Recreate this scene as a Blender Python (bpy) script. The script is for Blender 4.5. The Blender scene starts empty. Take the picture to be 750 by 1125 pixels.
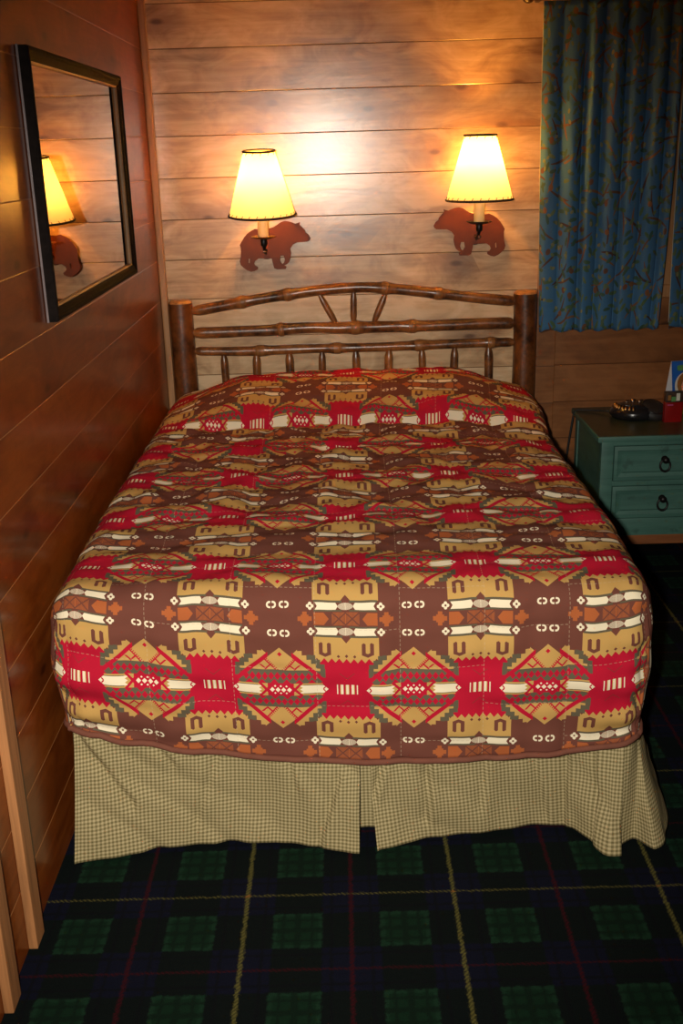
import bpy, bmesh, math, random
from mathutils import Vector, Matrix, noise
random.seed(7)
C = bpy.context.scene.collection
PI = math.pi

# ------------------------------------------------------------------ helpers
def link(o, parent=None):
    C.objects.link(o)
    if parent is not None:
        o.parent = parent
    return o

def tag(o, label=None, cat=None, group=None, kind=None):
    if label: o['label'] = label
    if cat: o['category'] = cat
    if group: o['group'] = group
    if kind: o['kind'] = kind
    return o

def thing(name, label, cat, loc=(0, 0, 0), rz=0.0, group=None):
    o = bpy.data.objects.new(name, None)
    o.empty_display_size = .05
    link(o); o.location = loc; o.rotation_euler = (0, 0, rz)
    return tag(o, label, cat, group)

def obj(name, bm, m, parent=None, smooth=False, angle=None, loc=None):
    me = bpy.data.meshes.new(name)
    bmesh.ops.recalc_face_normals(bm, faces=bm.faces[:])
    bm.to_mesh(me); bm.free()
    if m is not None: me.materials.append(m)
    if smooth:
        me.polygons.foreach_set('use_smooth', [True] * len(me.polygons))
        if angle is not None:
            me.set_sharp_from_angle(angle=math.radians(angle))
    o = bpy.data.objects.new(name, me)
    if loc: o.location = loc
    return link(o, parent)

def raw(name, verts, faces, m, parent=None, uvs=None, smooth=True):
    me = bpy.data.meshes.new(name)
    me.from_pydata(verts, [], faces)
    if uvs is not None:
        ul = me.uv_layers.new(name='UVMap')
        flat = [c for f in uvs for uv in f for c in uv]
        ul.data.foreach_set('uv', flat)
    if m: me.materials.append(m)
    if smooth: me.polygons.foreach_set('use_smooth', [True] * len(me.polygons))
    me.update()
    o = bpy.data.objects.new(name, me)
    return link(o, parent)

def box(bm, x0, x1, y0, y1, z0, z1, bev=0.0, seg=2, rot=None):
    r = bmesh.ops.create_cube(bm, size=1.0)
    vs = r['verts']
    for v in vs:
        v.co = Vector(((x0 + x1) / 2 + v.co.x * (x1 - x0), (y0 + y1) / 2 + v.co.y * (y1 - y0), (z0 + z1) / 2 + v.co.z * (z1 - z0)))
    if bev > 0:
        es = list({e for v in vs for e in v.link_edges})
        bmesh.ops.bevel(bm, geom=es, offset=bev, segments=seg, affect='EDGES', profile=.6)
    return bm

def B(*a, **k):
    return box(bmesh.new(), *a, **k)

def tube(bm, pts, rad, n=12, cap=True, lump=0.0, seed=0.0):
    """tube along points; rad is a number, a list or a function of t"""
    pts = [Vector(p) for p in pts]
    rings = []
    N = len(pts)
    up = None
    for i, p in enumerate(pts):
        t = (pts[min(i + 1, N - 1)] - pts[max(i - 1, 0)]).normalized()
        if up is None:
            up = Vector((0, 0, 1)) if abs(t.z) < .9 else Vector((0, 1, 0))
        a = t.cross(up).normalized(); b = a.cross(t).normalized(); up = b
        r = rad(i / max(1, N - 1)) if callable(rad) else (rad[i] if isinstance(rad, (list, tuple)) else rad)
        ring = []
        for k in range(n):
            th = 2 * PI * k / n
            d = a * math.cos(th) + b * math.sin(th)
            rr = r
            if lump:
                rr *= 1 + lump * noise.noise(p * 9 + d * 1.3 + Vector((seed, 0, 0)))
            ring.append(bm.verts.new(p + d * rr))
        rings.append(ring)
    for i in range(N - 1):
        for k in range(n):
            bm.faces.new((rings[i][k], rings[i][(k + 1) % n], rings[i + 1][(k + 1) % n], rings[i + 1][k]))
    if cap:
        bm.faces.new(rings[0]); bm.faces.new(list(reversed(rings[-1])))
    return bm

def lathe(bm, prof, n=32, c=(0, 0, 0), cap=True):
    """profile of (r, z) about the vertical through c"""
    rings = []
    for r, z in prof:
        rings.append([bm.verts.new((c[0] + r * math.cos(2 * PI * k / n), c[1] + r * math.sin(2 * PI * k / n), c[2] + z)) for k in range(n)])
    for i in range(len(prof) - 1):
        for k in range(n):
            bm.faces.new((rings[i][k], rings[i][(k + 1) % n], rings[i + 1][(k + 1) % n], rings[i + 1][k]))
    if cap:
        bm.faces.new(list(reversed(rings[0]))); bm.faces.new(rings[-1])
    return bm

def sph(bm, c, r, u=20, v=12):
    r3 = (r, r, r) if not isinstance(r, (tuple, list)) else r
    res = bmesh.ops.create_uvsphere(bm, u_segments=u, v_segments=v, radius=1)
    for w in res['verts']:
        w.co = Vector((c[0] + w.co.x * r3[0], c[1] + w.co.y * r3[1], c[2] + w.co.z * r3[2]))
    return bm

def torus(bm, c, R, r, axis='y', n=28, m=10, sz=1.0):
    g = []
    for i in range(n):
        a = 2 * PI * i / n
        ring = []
        for j in range(m):
            b = 2 * PI * j / m
            x = (R + r * math.cos(b)) * math.cos(a); y = (R + r * math.cos(b)) * math.sin(a); z = r * math.sin(b)
            if axis == 'y': p = (x, z, y * sz)
            elif axis == 'x': p = (z, x, y * sz)
            else: p = (x, y, z)
            ring.append(bm.verts.new((c[0] + p[0], c[1] + p[1], c[2] + p[2])))
        g.append(ring)
    for i in range(n):
        for j in range(m):
            bm.faces.new((g[i][j], g[(i + 1) % n][j], g[(i + 1) % n][(j + 1) % m], g[i][(j + 1) % m]))
    return bm

def sstep(a, b, x):
    t = max(0.0, min(1.0, (x - a) / (b - a)))
    return t * t * (3 - 2 * t)

def interp(pts, x):
    if x <= pts[0][0]: return pts[0][1]
    for (x0, y0), (x1, y1) in zip(pts, pts[1:]):
        if x <= x1:
            t = (x - x0) / (x1 - x0); t = t * t * (3 - 2 * t)
            return y0 + (y1 - y0) * t
    return pts[-1][1]

# ------------------------------------------------------------------ node helpers
class E:
    def __init__(s, g, sock): s.g = g; s.s = sock
    def __add__(s, o): return s.g.m('ADD', s, o)
    __radd__ = __add__
    def __sub__(s, o): return s.g.m('SUBTRACT', s, o)
    def __rsub__(s, o): return s.g.m('SUBTRACT', o, s)
    def __mul__(s, o): return s.g.m('MULTIPLY', s, o)
    __rmul__ = __mul__
    def __truediv__(s, o): return s.g.m('DIVIDE', s, o)
    def lt(s, o): return s.g.m('LESS_THAN', s, o)
    def gt(s, o): return s.g.m('GREATER_THAN', s, o)
    def abs(s): return s.g.m('ABSOLUTE', s)
    def floor(s): return s.g.m('FLOOR', s)
    def fract(s): return s.g.m('FRACT', s)
    def min(s, o): return s.g.m('MINIMUM', s, o)
    def max(s, o): return s.g.m('MAXIMUM', s, o)
    def pow(s, o): return s.g.m('POWER', s, o)
    def ping(s, o): return s.g.m('PINGPONG', s, o)
    def between(s, a, b): return s.gt(a) * s.lt(b)
    def inv(s): return s.g.m('SUBTRACT', 1.0, s)

class G:
    def __init__(s, name):
        s.mat = bpy.data.materials.new(name); s.mat.use_nodes = True
        s.t = s.mat.node_tree; s.t.nodes.clear()
        s.out = s.n('ShaderNodeOutputMaterial')
        s.b = s.n('ShaderNodeBsdfPrincipled')
        s.t.links.new(s.b.outputs[0], s.out.inputs[0])
    def n(s, ty, **k):
        nd = s.t.nodes.new(ty)
        for a, v in k.items(): setattr(nd, a, v)
        return nd
    def put(s, inp, v):
        if isinstance(v, E): s.t.links.new(v.s, inp)
        elif isinstance(v, bpy.types.NodeSocket): s.t.links.new(v, inp)
        else:
            if inp.type == 'RGBA' and len(v) == 3: v = (*v, 1)
            inp.default_value = v
    def m(s, op, a, b=None, c=None):
        nd = s.n('ShaderNodeMath', operation=op)
        s.put(nd.inputs[0], a)
        if b is not None: s.put(nd.inputs[1], b)
        if c is not None: s.put(nd.inputs[2], c)
        return E(s, nd.outputs[0])
    def mix(s, f, a, b):
        nd = s.n('ShaderNodeMix', data_type='RGBA')
        s.put(nd.inputs[0], f); s.put(nd.inputs[6], a); s.put(nd.inputs[7], b)
        return nd.outputs[2]
    def ramp(s, f, stops):
        nd = s.n('ShaderNodeValToRGB')
        s.put(nd.inputs[0], f)
        e = nd.color_ramp.elements
        while len(e) < len(stops): e.new(.5)
        for k, (p, c) in enumerate(stops):
            e[k].position = p; e[k].color = (*c, 1)
        return nd.outputs[0]
    def obj(s):
        tc = s.n('ShaderNodeTexCoord'); sp = s.n('ShaderNodeSeparateXYZ')
        s.t.links.new(tc.outputs['Object'], sp.inputs[0])
        return E(s, sp.outputs[0]), E(s, sp.outputs[1]), E(s, sp.outputs[2])
    def uv(s):
        tc = s.n('ShaderNodeTexCoord'); sp = s.n('ShaderNodeSeparateXYZ')
        s.t.links.new(tc.outputs['UV'], sp.inputs[0])
        return E(s, sp.outputs[0]), E(s, sp.outputs[1])
    def vec(s, x, y, z=0.0):
        nd = s.n('ShaderNodeCombineXYZ')
        for i, v in enumerate((x, y, z)): s.put(nd.inputs[i], v)
        return nd.outputs[0]
    def noise(s, v, scale, detail=3.0, rough=.5, dist=0.0):
        nd = s.n('ShaderNodeTexNoise')
        s.t.links.new(v, nd.inputs['Vector'])
        nd.inputs['Scale'].default_value = scale; nd.inputs['Detail'].default_value = detail
        nd.inputs['Roughness'].default_value = rough; nd.inputs['Distortion'].default_value = dist
        return E(s, nd.outputs[0])
    def rnd(s, w):
        nd = s.n('ShaderNodeTexWhiteNoise', noise_dimensions='1D')
        s.put(nd.inputs['W'], w)
        return E(s, nd.outputs[0])
    def sm(s, v, a, b):
        nd = s.n('ShaderNodeMapRange', interpolation_type='SMOOTHSTEP')
        s.put(nd.inputs[0], v); nd.inputs[1].default_value = a; nd.inputs[2].default_value = b
        return E(s, nd.outputs[0])
    def bump(s, h, strength=.3, dist=.01):
        nd = s.n('ShaderNodeBump')
        nd.inputs['Strength'].default_value = strength; nd.inputs['Distance'].default_value = dist
        s.put(nd.inputs['Height'], h)
        s.t.links.new(nd.outputs[0], s.b.inputs['Normal'])
    def set(s, color=None, rough=None, metal=None, spec=None, coat=None, coat_rough=None, sheen=None):
        b = s.b.inputs
        for k, v in (('Base Color', color), ('Roughness', rough), ('Metallic', metal), ('Specular IOR Level', spec), ('Coat Weight', coat), ('Coat Roughness', coat_rough), ('Sheen Weight', sheen)):
            if v is not None: s.put(b[k], v)
        return s.mat

def simple(name, color, rough=.5, metal=0.0, spec=.5, var=.15, scale=30.0, coat=0.0):
    g = G(name)
    x, y, z = g.obj()
    n = g.noise(g.vec(x, y, z), scale, 4)
    lo = tuple(c * (1 - var) for c in color); hi = tuple(min(1, c * (1 + var)) for c in color)
    return g.set(g.ramp(n, [(.3, lo), (.7, hi)]), rough, metal, spec, coat)

# ------------------------------------------------------------------ materials
PZ, PD = 2.1226, .1521          # plank joints of the panelling

def panelling(name, axis, lo, mid, hi, knot, groove, rough, coat, gw=.0022, spec=.5):
    g = G(name)
    x, y, z = g.obj()
    a = x if axis == 'x' else y
    k = (z - PZ) / PD
    idx = k.floor(); fz = k.fract()
    r1 = g.rnd(idx * 1.37 + 4.1); r2 = g.rnd(idx * 2.11 + 9.7)
    aa = a + r1 * 7.0
    warp = g.noise(g.vec(aa * 1.4, z * 5.0, idx), 1.0, 2) - .5
    grain = g.noise(g.vec(aa * 2.6, (z + warp * .07) * 55.0, idx * 3.1), 1.0, 5, .62)
    cloud = g.noise(g.vec(aa * 5.0, z * 10.0, idx * 1.7), 1.0, 4, .6, 1.2)
    fig = (grain * .42 + cloud * .76 + (r2 - .5) * .16)
    col = g.ramp(fig, [(.38, lo), (.57, mid), (.74, hi)])
    # knots
    vo = g.n('ShaderNodeTexVoronoi', voronoi_dimensions='2D')
    g.put(vo.inputs['Vector'], g.vec(aa * 2.4, z * 5.2 + idx * .37)); vo.inputs['Scale'].default_value = 1.0
    dk = E(g, vo.outputs['Distance'])
    sp = g.n('ShaderNodeSeparateColor'); g.t.links.new(vo.outputs['Color'], sp.inputs[0])
    has = E(g, sp.outputs[0]).gt(.48)
    core = g.sm(dk + (grain - .5) * .05, .085, .02) * has
    halo = g.sm(dk + (cloud - .5) * .35, .42, .08) * has
    col = g.mix(halo * .62, col, knot); col = g.mix(core * .8, col, tuple(c * .5 for c in knot))
    gm = (fz.min(1.0 - fz) * PD).lt(gw)
    col = g.mix(gm * .75, col, groove)
    g.bump(grain * .25 + warp * 1.2, .12, .006)
    return g.set(col, rough, 0, spec, coat, .12)

M = {}
M['wall'] = panelling('birch_panelling', 'x', (.38, .215, .105), (.61, .385, .20), (.77, .53, .31), (.22, .105, .06), (.14, .06, .025), .25, 0.0, .0018, .9)
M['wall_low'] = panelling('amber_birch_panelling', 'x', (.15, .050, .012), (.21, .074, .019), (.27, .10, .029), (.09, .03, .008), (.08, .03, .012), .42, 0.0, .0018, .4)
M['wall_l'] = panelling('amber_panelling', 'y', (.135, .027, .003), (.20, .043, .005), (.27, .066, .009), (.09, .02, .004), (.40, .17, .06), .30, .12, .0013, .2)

def timber(name, c, axis='z', rough=.45):
    g = G(name)
    x, y, z = g.obj()
    s = {'x': (3, 45, 45), 'y': (45, 3, 45), 'z': (45, 45, 3)}[axis]
    n = g.noise(g.vec(x * s[0], y * s[1], z * s[2]), 1.0, 5, .6, .4)
    lo = tuple(v * .62 for v in c); hi = tuple(min(1, v * 1.35) for v in c)
    g.bump(n, .15, .004)
    return g.set(g.ramp(n, [(.3, lo), (.5, c), (.7, hi)]), rough, 0, .4)

M['trim'] = timber('amber_trim', (.40, .19, .075))
M['batten'] = timber('raw_batten', (.36, .155, .055), rough=.6)
M['runner'] = timber('raw_runner', (.20, .065, .018), 'x', .6)

# log bark: dark brown with scuffed amber patches
def bark(name, dark, amber, thr=.52):
    g = G(name)
    x, y, z = g.obj()
    v = g.vec(x, y, z)
    n = g.noise(v, 9, 5, .6, .5); f = g.noise(v, 60, 4, .6)
    col = g.ramp(n * .75 + f * .3, [(thr - .14, dark), (thr, tuple((a + b) * .5 for a, b in zip(dark, amber))), (thr + .14, amber)])
    g.bump(f, .25, .004)
    return g.set(col, .33, 0, .5, .3, .2)
M['log'] = bark('hickory_log', (.034, .012, .005), (.22, .066, .015), .555)
M['pole'] = bark('hickory_pole', (.042, .015, .006), (.40, .135, .032), .55)
M['knot'] = timber('hickory_knot', (.30, .115, .032), 'z', .4)
M['peeled'] = timber('peeled_hickory', (.50, .22, .065), 'z', .4)

# ------- quilt print
def quilt_mat():
    g = G('woven_print_quilt')
    u0, v0 = g.uv()
    # small hand wobble of the print
    wob = g.noise(g.vec(u0, v0), 9.0, 2)
    u = u0; v = v0 + (wob - .5) * .006
    P, Q = .302, .340
    a = (u / P + .5).fract() * 2.0 - 1.0
    sgn = a
    a = a.abs() * 555.0                  # 0 diamond centre .. 555 block centre
    b = ((v / Q + .5).fract() * 2.0 - 1.0).abs() * 600.0   # 0 arrow row .. 600 ember row
    ab = 555.0 - a                       # distance from block centre
    BR = (.148, .050, .034); RED = (.44, .009, .030); TAN = (.50, .295, .088); WH = (.78, .68, .48); GR = (.112, .092, .056); OR = (.39, .107, .034)
    col = g.mix(0.0, BR, BR)
    L = lambda m, c: g.mix(m, col, c)
    # red block with zig-zag end
    tri = (ab / 31.0).ping(1.0)
    zz = b + tri * 36.0
    red = ab.lt(215.0) * zz.lt(276.0)
    # tan tower block
    tower = ab.lt(270.0) * zz.gt(275.0) * b.lt(450.0)
    col = L(tower, TAN)
    # grey steps between tower and diamond
    aq = ((a / 37.0).floor() + 1.0) * 37.0
    bq = ((b / 37.0).floor() + 1.0) * 37.0
    st = aq + bq * .94
    grey = st.gt(500.0) * st.lt(590.0) * b.between(110.0, 300.0) * a.between(225.0, 375.0)
    col = L(b.lt(238.0) * a.gt(330.0), RED)
    col = L(red, RED)
    col = L(grey, GR)
    # stepped tan wing
    dg = b + a * .833
    wing = st.lt(520.0) * dg.gt(404.0) * b.gt(165.0) * (b - a * .9).lt(212.0)
    col = L(wing, TAN)
    # inside of diamond
    tip = dg.lt(363.0) * b.gt(165.0)
    col = L(tip, TAN)
    # red stripe
    col = L(dg.between(360.0, 406.0) * a.gt(100.0) * b.gt(30.0), RED)
    # red fringe lines in the tip
    fl = b - a * 1.08
    comb = fl.between(112.0, 128.0)
    teeth = fl.between(128.0, 152.0) * ((a + b) / 26.0).fract().lt(.42)
    col = L((comb + teeth).min(1.0) * tip, RED)
    # small red v in the side triangles and red spark at the tip
    sv = ((a - 122.0).abs() * .9 - (b - 172.0)).abs().lt(9.0) * b.lt(212.0)
    col = L(sv * tip, RED)
    col = L((a * 1.0 + (b - 305.0).abs()).lt(20.0), RED)
    # zig-zag band
    band = b.between(55.0, 165.0) * dg.lt(363.0)
    col = L(band, GR)
    t2 = ((a + 52.0) / 52.0).ping(1.0)
    rz = ((t2 - .5).abs() * 2.0 * 34.0 + (b - 112.0).abs()).lt(34.0)
    rz2 = ((a / 52.0).ping(1.0) * 54.0 - (b - 62.0)).gt(26.0) * b.lt(118.0)
    col = L((rz + rz2).min(1.0) * band, RED)
    # arrow row
    row = b.lt(54.0) * a.lt(372.0)
    col = L(row, RED)
    col = L(b.lt(54.0) * a.between(110.0, 350.0), TAN)
    col = L(b.between(34.0, 42.0) * a.between(190.0, 350.0), GR)
    col = L((b - (a - 118.0).abs()).abs().lt(15.0) * b.lt(54.0) * a.lt(190.0), RED)
    col = L(a.lt(100.0 - b * .6) * b.lt(54.0), RED)
    dia = (((a + 24.0) / 24.0).ping(1.0) * 22.0 + b * .9).lt(19.0) * a.lt(92.0)
    dia2 = ((a / 24.0).ping(1.0) * 22.0 + (b - 30.0).abs()).lt(9.0) * a.lt(78.0)
    col = L((dia + dia2).min(1.0), WH)
    teeth2 = ((b / 15.0).ping(1.0) * 24.0)
    arrow = b.lt(36.0) * a.gt(teeth2 + 160.0) * (a + b * 1.1).lt(396.0)
    col = L(arrow, WH)
    col = L((b - (a - 352.0)).abs().lt(8.0) * a.between(352.0, 372.0), RED)
    # four white bars in the red block (slanted)
    bx = (ab + 22.5) / 45.0
    bars = bx.fract().between(.25, .72) * ab.lt(88.0) * b.lt(44.0)
    bshade = bx.fract().between(.72, .86) * ab.lt(88.0) * b.lt(44.0)
    col = L(bshade, TAN); col = L(bars, WH)
    chev = (b - ab * .8).between(96.0, 104.0) * ab.lt(150.0) * b.lt(150.0)
    col = L(chev, (.26, .03, .03))
    # tower details
    hk = (ab.between(128.0, 160.0) + ab.between(196.0, 228.0)).min(1.0) * (b - ((ab / 16.0).ping(1.0)) * 10.0).between(304.0, 396.0)
    arch = ab.between(128.0, 228.0) * (b - (178.0 - ab).abs() * .42).between(286.0, 316.0)
    col = L((hk + arch).min(1.0), BR)
    d1 = (ab + (b - 298.0).abs()).lt(15.0); d2 = ((ab - 68.0).abs() + (b - 294.0).abs()).lt(14.0)
    col = L((d1 + d2).min(1.0), BR)
    col = L((ab * 1.1 + (452.0 - b)).lt(48.0) * b.lt(460.0), BR)
    # white bars, grey lines
    col = L(ab.lt(262.0) * (b.between(448.0, 466.0) + b.between(524.0, 538.0)).min(1.0) * ab.gt(30.0), GR)
    wbar = b.between(466.0, 524.0) * (ab + ((b - 495.0) / 29.0).abs() * -18.0).between(62.0, 232.0)
    col = L(wbar, WH)
    hat = ((ab / 62.0).pow(2.0) + ((b - 495.0) / 30.0).pow(2.0)).lt(1.0)
    hs = (ab / 7.0).fract().lt(.55)
    col = L(hat, BR); col = L(hat * hs, WH)
    # rosettes
    ra = (ab - 290.0).abs(); rb = (b - 495.0).abs()
    ros = (ra.pow(2.0) + rb.pow(2.0)).pow(.5)
    pet = ((ra - 18.0).max(0.0).pow(2.0) + rb.pow(2.0)).lt(190.0) + (ra.pow(2.0) + (rb - 18.0).max(0.0).pow(2.0)).lt(190.0)
    col = L(pet.min(1.0) * ros.gt(9.0), WH)
    # ember row
    orr = b.gt(548.0) * (ab - (600.0 - b) * .8).gt(138.0) * ab.lt(262.0)
    col = L(orr, OR)
    orx = b.gt(545.0) * ab.lt(112.0)
    col = L(orx * (ab / 9.0).fract().lt(.55), OR)
    col = L(orx * ((600.0 - b) - (ab - 55.0).abs() * .9).abs().lt(7.0), BR)
    ob = ((ab - 335.0).abs().max(600.0 - b)).lt(32.0) + ((ab - 335.0).abs().max((600.0 - b) * 3.2)).lt(58.0) + ((600.0 - b).max((ab - 335.0).abs() * 3.2)).lt(58.0)
    col = L(ob.min(1.0), OR)
    # white loops in the brown field
    la = (a - 52.0).abs(); lb = (b - 488.0).abs()
    oval = ((la - 14.0).max(0.0).pow(2.0) + lb.pow(2.0)).pow(.5)
    loop = oval.between(12.0, 27.0) * (la.lt(6.0) * lb.gt(8.0)).inv()
    col = L(loop, WH)
    # quilting seams and stitches
    S = .19
    cu = (u + .03) / S
    ci = cu.floor(); sv_ = (v + .05) / S + (ci * .5)
    du = (cu.fract() - .5).abs() * -S + S * .5
    dv = (sv_.fract() - .5).abs() * -S + S * .5
    du_ = du.lt(.0008) * (v / .011).fract().lt(.6) ; dv_ = dv.lt(.0008) * (u / .011).fract().lt(.6)
    col = L((du_ + dv_).min(1.0) * .38, (.55, .42, .27))
    fib = g.noise(g.vec(u0, v0), 900.0, 2)
    g.bump(fib, .12, .001)
    return g.set(col, .85, 0, .08)
M['quilt'] = quilt_mat()
M['binding'] = simple('brown_binding', (.165, .058, .036), .85, var=.1, spec=.2)

# ------- gingham skirt
def gingham():
    g = G('olive_gingham')
    u, v = g.uv()
    p = .0094
    a = (u / p).fract().lt(.5); b = (v / p).fract().lt(.5)
    s = a + b
    nz = g.noise(g.vec(u, v), 300, 3)
    c = g.mix(s.gt(.5), (.46, .375, .20), (.275, .22, .105)); c = g.mix(s.gt(1.5), c, (.115, .096, .036))
    c = g.mix(nz * .25, c, (.40, .31, .15))
    g.bump(nz, .1, .001)
    return g.set(c, .8, 0, .25)
M['gingham'] = gingham()

# ------- tartan carpet
def tartan():
    g = G('tartan_carpet')
    x, y, z = g.obj()
    nz = g.noise(g.vec(x, y), 420, 3, .7); n2 = g.noise(g.vec(x, y), 70, 3)
    P = .4662
    def sett(c, off, w):
        jit = (nz - .5) * .022 + (n2 - .5) * .012
        f = ((c + jit - off) / P).fract()            # 0 yellow, .5 red
        h = ((f * 2.0).fract() - .5).abs() * 2.0     # 0 mid green, 1 at a line
        ln = 1.0 - h
        isred = f.between(.25, .75)
        return h, ln.lt(w) * isred, ln.lt(w) * isred.inv()
    hx, rx_, yx = sett(x, .4572, .038)
    hy_, ry_, yy = sett(y, -2.2519, .026)
    gx, gy = hx.lt(.46), hy_.lt(.46)
    col = g.mix((gx + gy).min(1.0), (.0034, .0046, .0150), (.0020, .0050, .0046))
    both = gx * gy
    col = g.mix(both, col, (.0042, .023, .0098))
    rim = (hx.between(.38, .46) + hy_.between(.38, .46)).min(1.0)
    col = g.mix(rim * both, col, (.008, .034, .016))
    dk = (hx.lt(.06) + hy_.lt(.06) + hx.between(.24, .30) + hy_.between(.24, .30)).min(1.0)
    col = g.mix(dk * both * .75, col, (.0025, .011, .0055))
    dk2 = (hx.between(.60, .66) + hy_.between(.60, .66)).min(1.0)
    col = g.mix(dk2 * .7, col, (.0022, .0030, .0045))
    tw = g.sm(((x + y) / .0105).fract(), .2, .8)
    col = g.mix(ry_ * (tw * .5 + .3), col, (.045, .003, .006)); col = g.mix(yy * (tw * .65 + .15), col, (.12, .105, .026))
    tw2 = g.sm(((x - y) / .0105).fract(), .2, .8)
    col = g.mix(rx_ * (tw2 * .45 + .5), col, (.045, .003, .006)); col = g.mix(yx * (tw2 * .5 + .45), col, (.14, .125, .030))
    col = g.mix(yx * yy, col, (.30, .12, .025))
    col = g.mix(nz * .35, col, (.003, .004, .005))
    g.bump(nz * .7 + n2 * .5, .8, .006)
    return g.set(col, .95, 0, .1)
M['carpet'] = tartan()

# ------- curtain print
def curtain_mat():
    g = G('branch_print_curtain')
    u, v = g.uv()
    nz = g.noise(g.vec(u, v), 14, 3)
    col = g.mix(nz, (.044, .128, .240), (.060, .160, .290))
    def scatter(sc, seed, sx, sy, c1, c2, prob, col):
        vo = g.n('ShaderNodeTexVoronoi', voronoi_dimensions='2D')
        vec = g.vec(u + seed, v + seed * .7)
        g.t.links.new(vec, vo.inputs['Vector']); vo.inputs['Scale'].default_value = sc
        sub = g.n('ShaderNodeVectorMath', operation='SUBTRACT')
        # local coordinates about the cell point
        g.t.links.new(vec, sub.inputs[0]); g.t.links.new(vo.outputs['Position'], sub.inputs[1])
        sp = g.n('ShaderNodeSeparateXYZ'); g.t.links.new(sub.outputs[0], sp.inputs[0])
        cc = g.n('ShaderNodeSeparateColor'); g.t.links.new(vo.outputs['Color'], cc.inputs[0])
        r0, r1, r2 = (E(g, cc.outputs[i]) for i in range(3))
        th = r0 * 6.28
        co, si = g.m('COSINE', th), g.m('SINE', th)
        lx, ly = E(g, sp.outputs[0]), E(g, sp.outputs[1])
        px = lx * co + ly * si; py = ly * co - lx * si
        py = py + px * px * 2.5
        msk = ((px / sx).pow(2.0) + (py / sy).pow(2.0)).lt(1.0) * r1.lt(prob)
        c = g.mix(r2, c1, c2)
        return g.mix(msk, col, c)
    col = scatter(8.0, 1.3, .062, .0050, (.20, .10, .052), (.06, .034, .028), .95, col)
    col = scatter(10, 5.7, .050, .0045, (.22, .11, .055), (.065, .036, .026), .9, col)
    col = scatter(16, 2.1, .020, .0075, (.085, .14, .065), (.04, .09, .07), .85, col)
    col = scatter(19, 8.4, .017, .0068, (.13, .165, .085), (.035, .08, .06), .75, col)
    col = scatter(13, 3.9, .013, .0105, (.22, .10, .045), (.10, .05, .035), .5, col)
    col = scatter(25, 6.6, .009, .006, (.22, .20, .10), (.10, .15, .07), .45, col)
    f = g.noise(g.vec(u, v), 500, 2)
    g.bump(f, .15, .001)
    return g.set(col, .85, 0, .2)
M['curtain'] = curtain_mat()
M['lining'] = simple('curtain_lining', (.42, .40, .33), .9, var=.06, spec=.1)

# ------- painted nightstand
def teal():
    g = G('teal_painted_pine')
    x, y, z = g.obj()
    n = g.noise(g.vec(x * 3.0, y * 3.0, z * 22.0), 1.6, 5, .6, .3); w = g.noise(g.vec(x, y, z), 16, 4, .6)
    col = g.ramp(n, [(.3, (.044, .112, .090)), (.55, (.058, .145, .115)), (.75, (.072, .168, .132))])
    col = g.mix(g.sm(w, .60, .72) * .55, col, (.026, .058, .047))
    g.bump(n, .1, .003)
    return g.set(col, .5, 0, .35)
M['teal'] = teal()
M['teal_top'] = simple('teal_dark_top', (.030, .042, .026), .30, var=.25, scale=14)
M['teal_wear'] = simple('teal_worn_edge', (.030, .072, .058), .55, var=.25, scale=40)

M['black'] = simple('black_plastic', (.012, .011, .012), .22, var=.2)
M['black_soft'] = simple('black_rubber', (.010, .010, .010), .6, var=.2)
M['iron'] = simple('black_iron', (.018, .015, .014), .38, .6, var=.2)
M['steel'] = simple('worn_steel', (.42, .30, .24), .28, 1.0, var=.2)
M['brass'] = simple('amber_brass', (.55, .30, .10), .3, 1.0, var=.2)
M['frame'] = simple('black_frame', (.009, .006, .005), .7, spec=.05, var=.3, scale=60)
M['lip'] = simple('gilt_lip', (.22, .12, .05), .5, var=.15)
M['frame_edge'] = simple('frame_edge_highlight', (.16, .12, .12), .4, var=.2)  # pale grey paints in the highlight line along the mirror frame
g = G('mirror_glass'); x, y, z = g.obj()
M['mirror'] = g.set(g.ramp(g.noise(g.vec(x, y, z), 3, 2), [(.3, (.44, .32, .205)), (.7, (.48, .35, .225))]), .015, 1.0)
M['bear'] = simple('rust_steel_plate', (.14, .029, .006), .5, .0, .25, var=.12, scale=22)
M['candle'] = simple('ivory_candle_sleeve', (.70, .55, .30), .45, var=.06)
M['stitch'] = simple('dark_lacing', (.020, .012, .008), .7, var=.2)
M['ceiling'] = simple('ceiling_boards', (.50, .33, .20), .6, var=.1, scale=5)
M['night'] = simple('night_glass', (.006, .007, .010), .05, 0, .6, var=.1)
M['rod'] = simple('dark_rod', (.040, .016, .008), .35, var=.2)
M['mattress'] = simple('mattress_ticking', (.55, .52, .46), .85, var=.08)
M['red_pack'] = simple('red_carton', (.24, .007, .006), .30, var=.15, scale=20)
M['dark_label'] = simple('dark_print', (.05, .03, .02), .3, var=.5, scale=60)
M['cream'] = simple('cream_print', (.65, .60, .50), .4, var=.1, scale=60)
M['green_print'] = simple('green_print', (.10, .26, .08), .4, var=.2, scale=60)
M['blue_card'] = simple('blue_card', (.018, .11, .42), .35, var=.25, scale=25)
M['white_card'] = simple('white_card', (.74, .70, .70), .5, var=.04)
M['yellow_print'] = simple('yellow_print', (.50, .48, .06), .4, var=.1)
M['skin_print'] = simple('skin_print', (.62, .33, .22), .4, var=.08)
M['hair_print'] = simple('hair_print', (.28, .12, .03), .4, var=.2)
M['pink_print'] = simple('pink_print', (.40, .06, .16), .4, var=.1)

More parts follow.
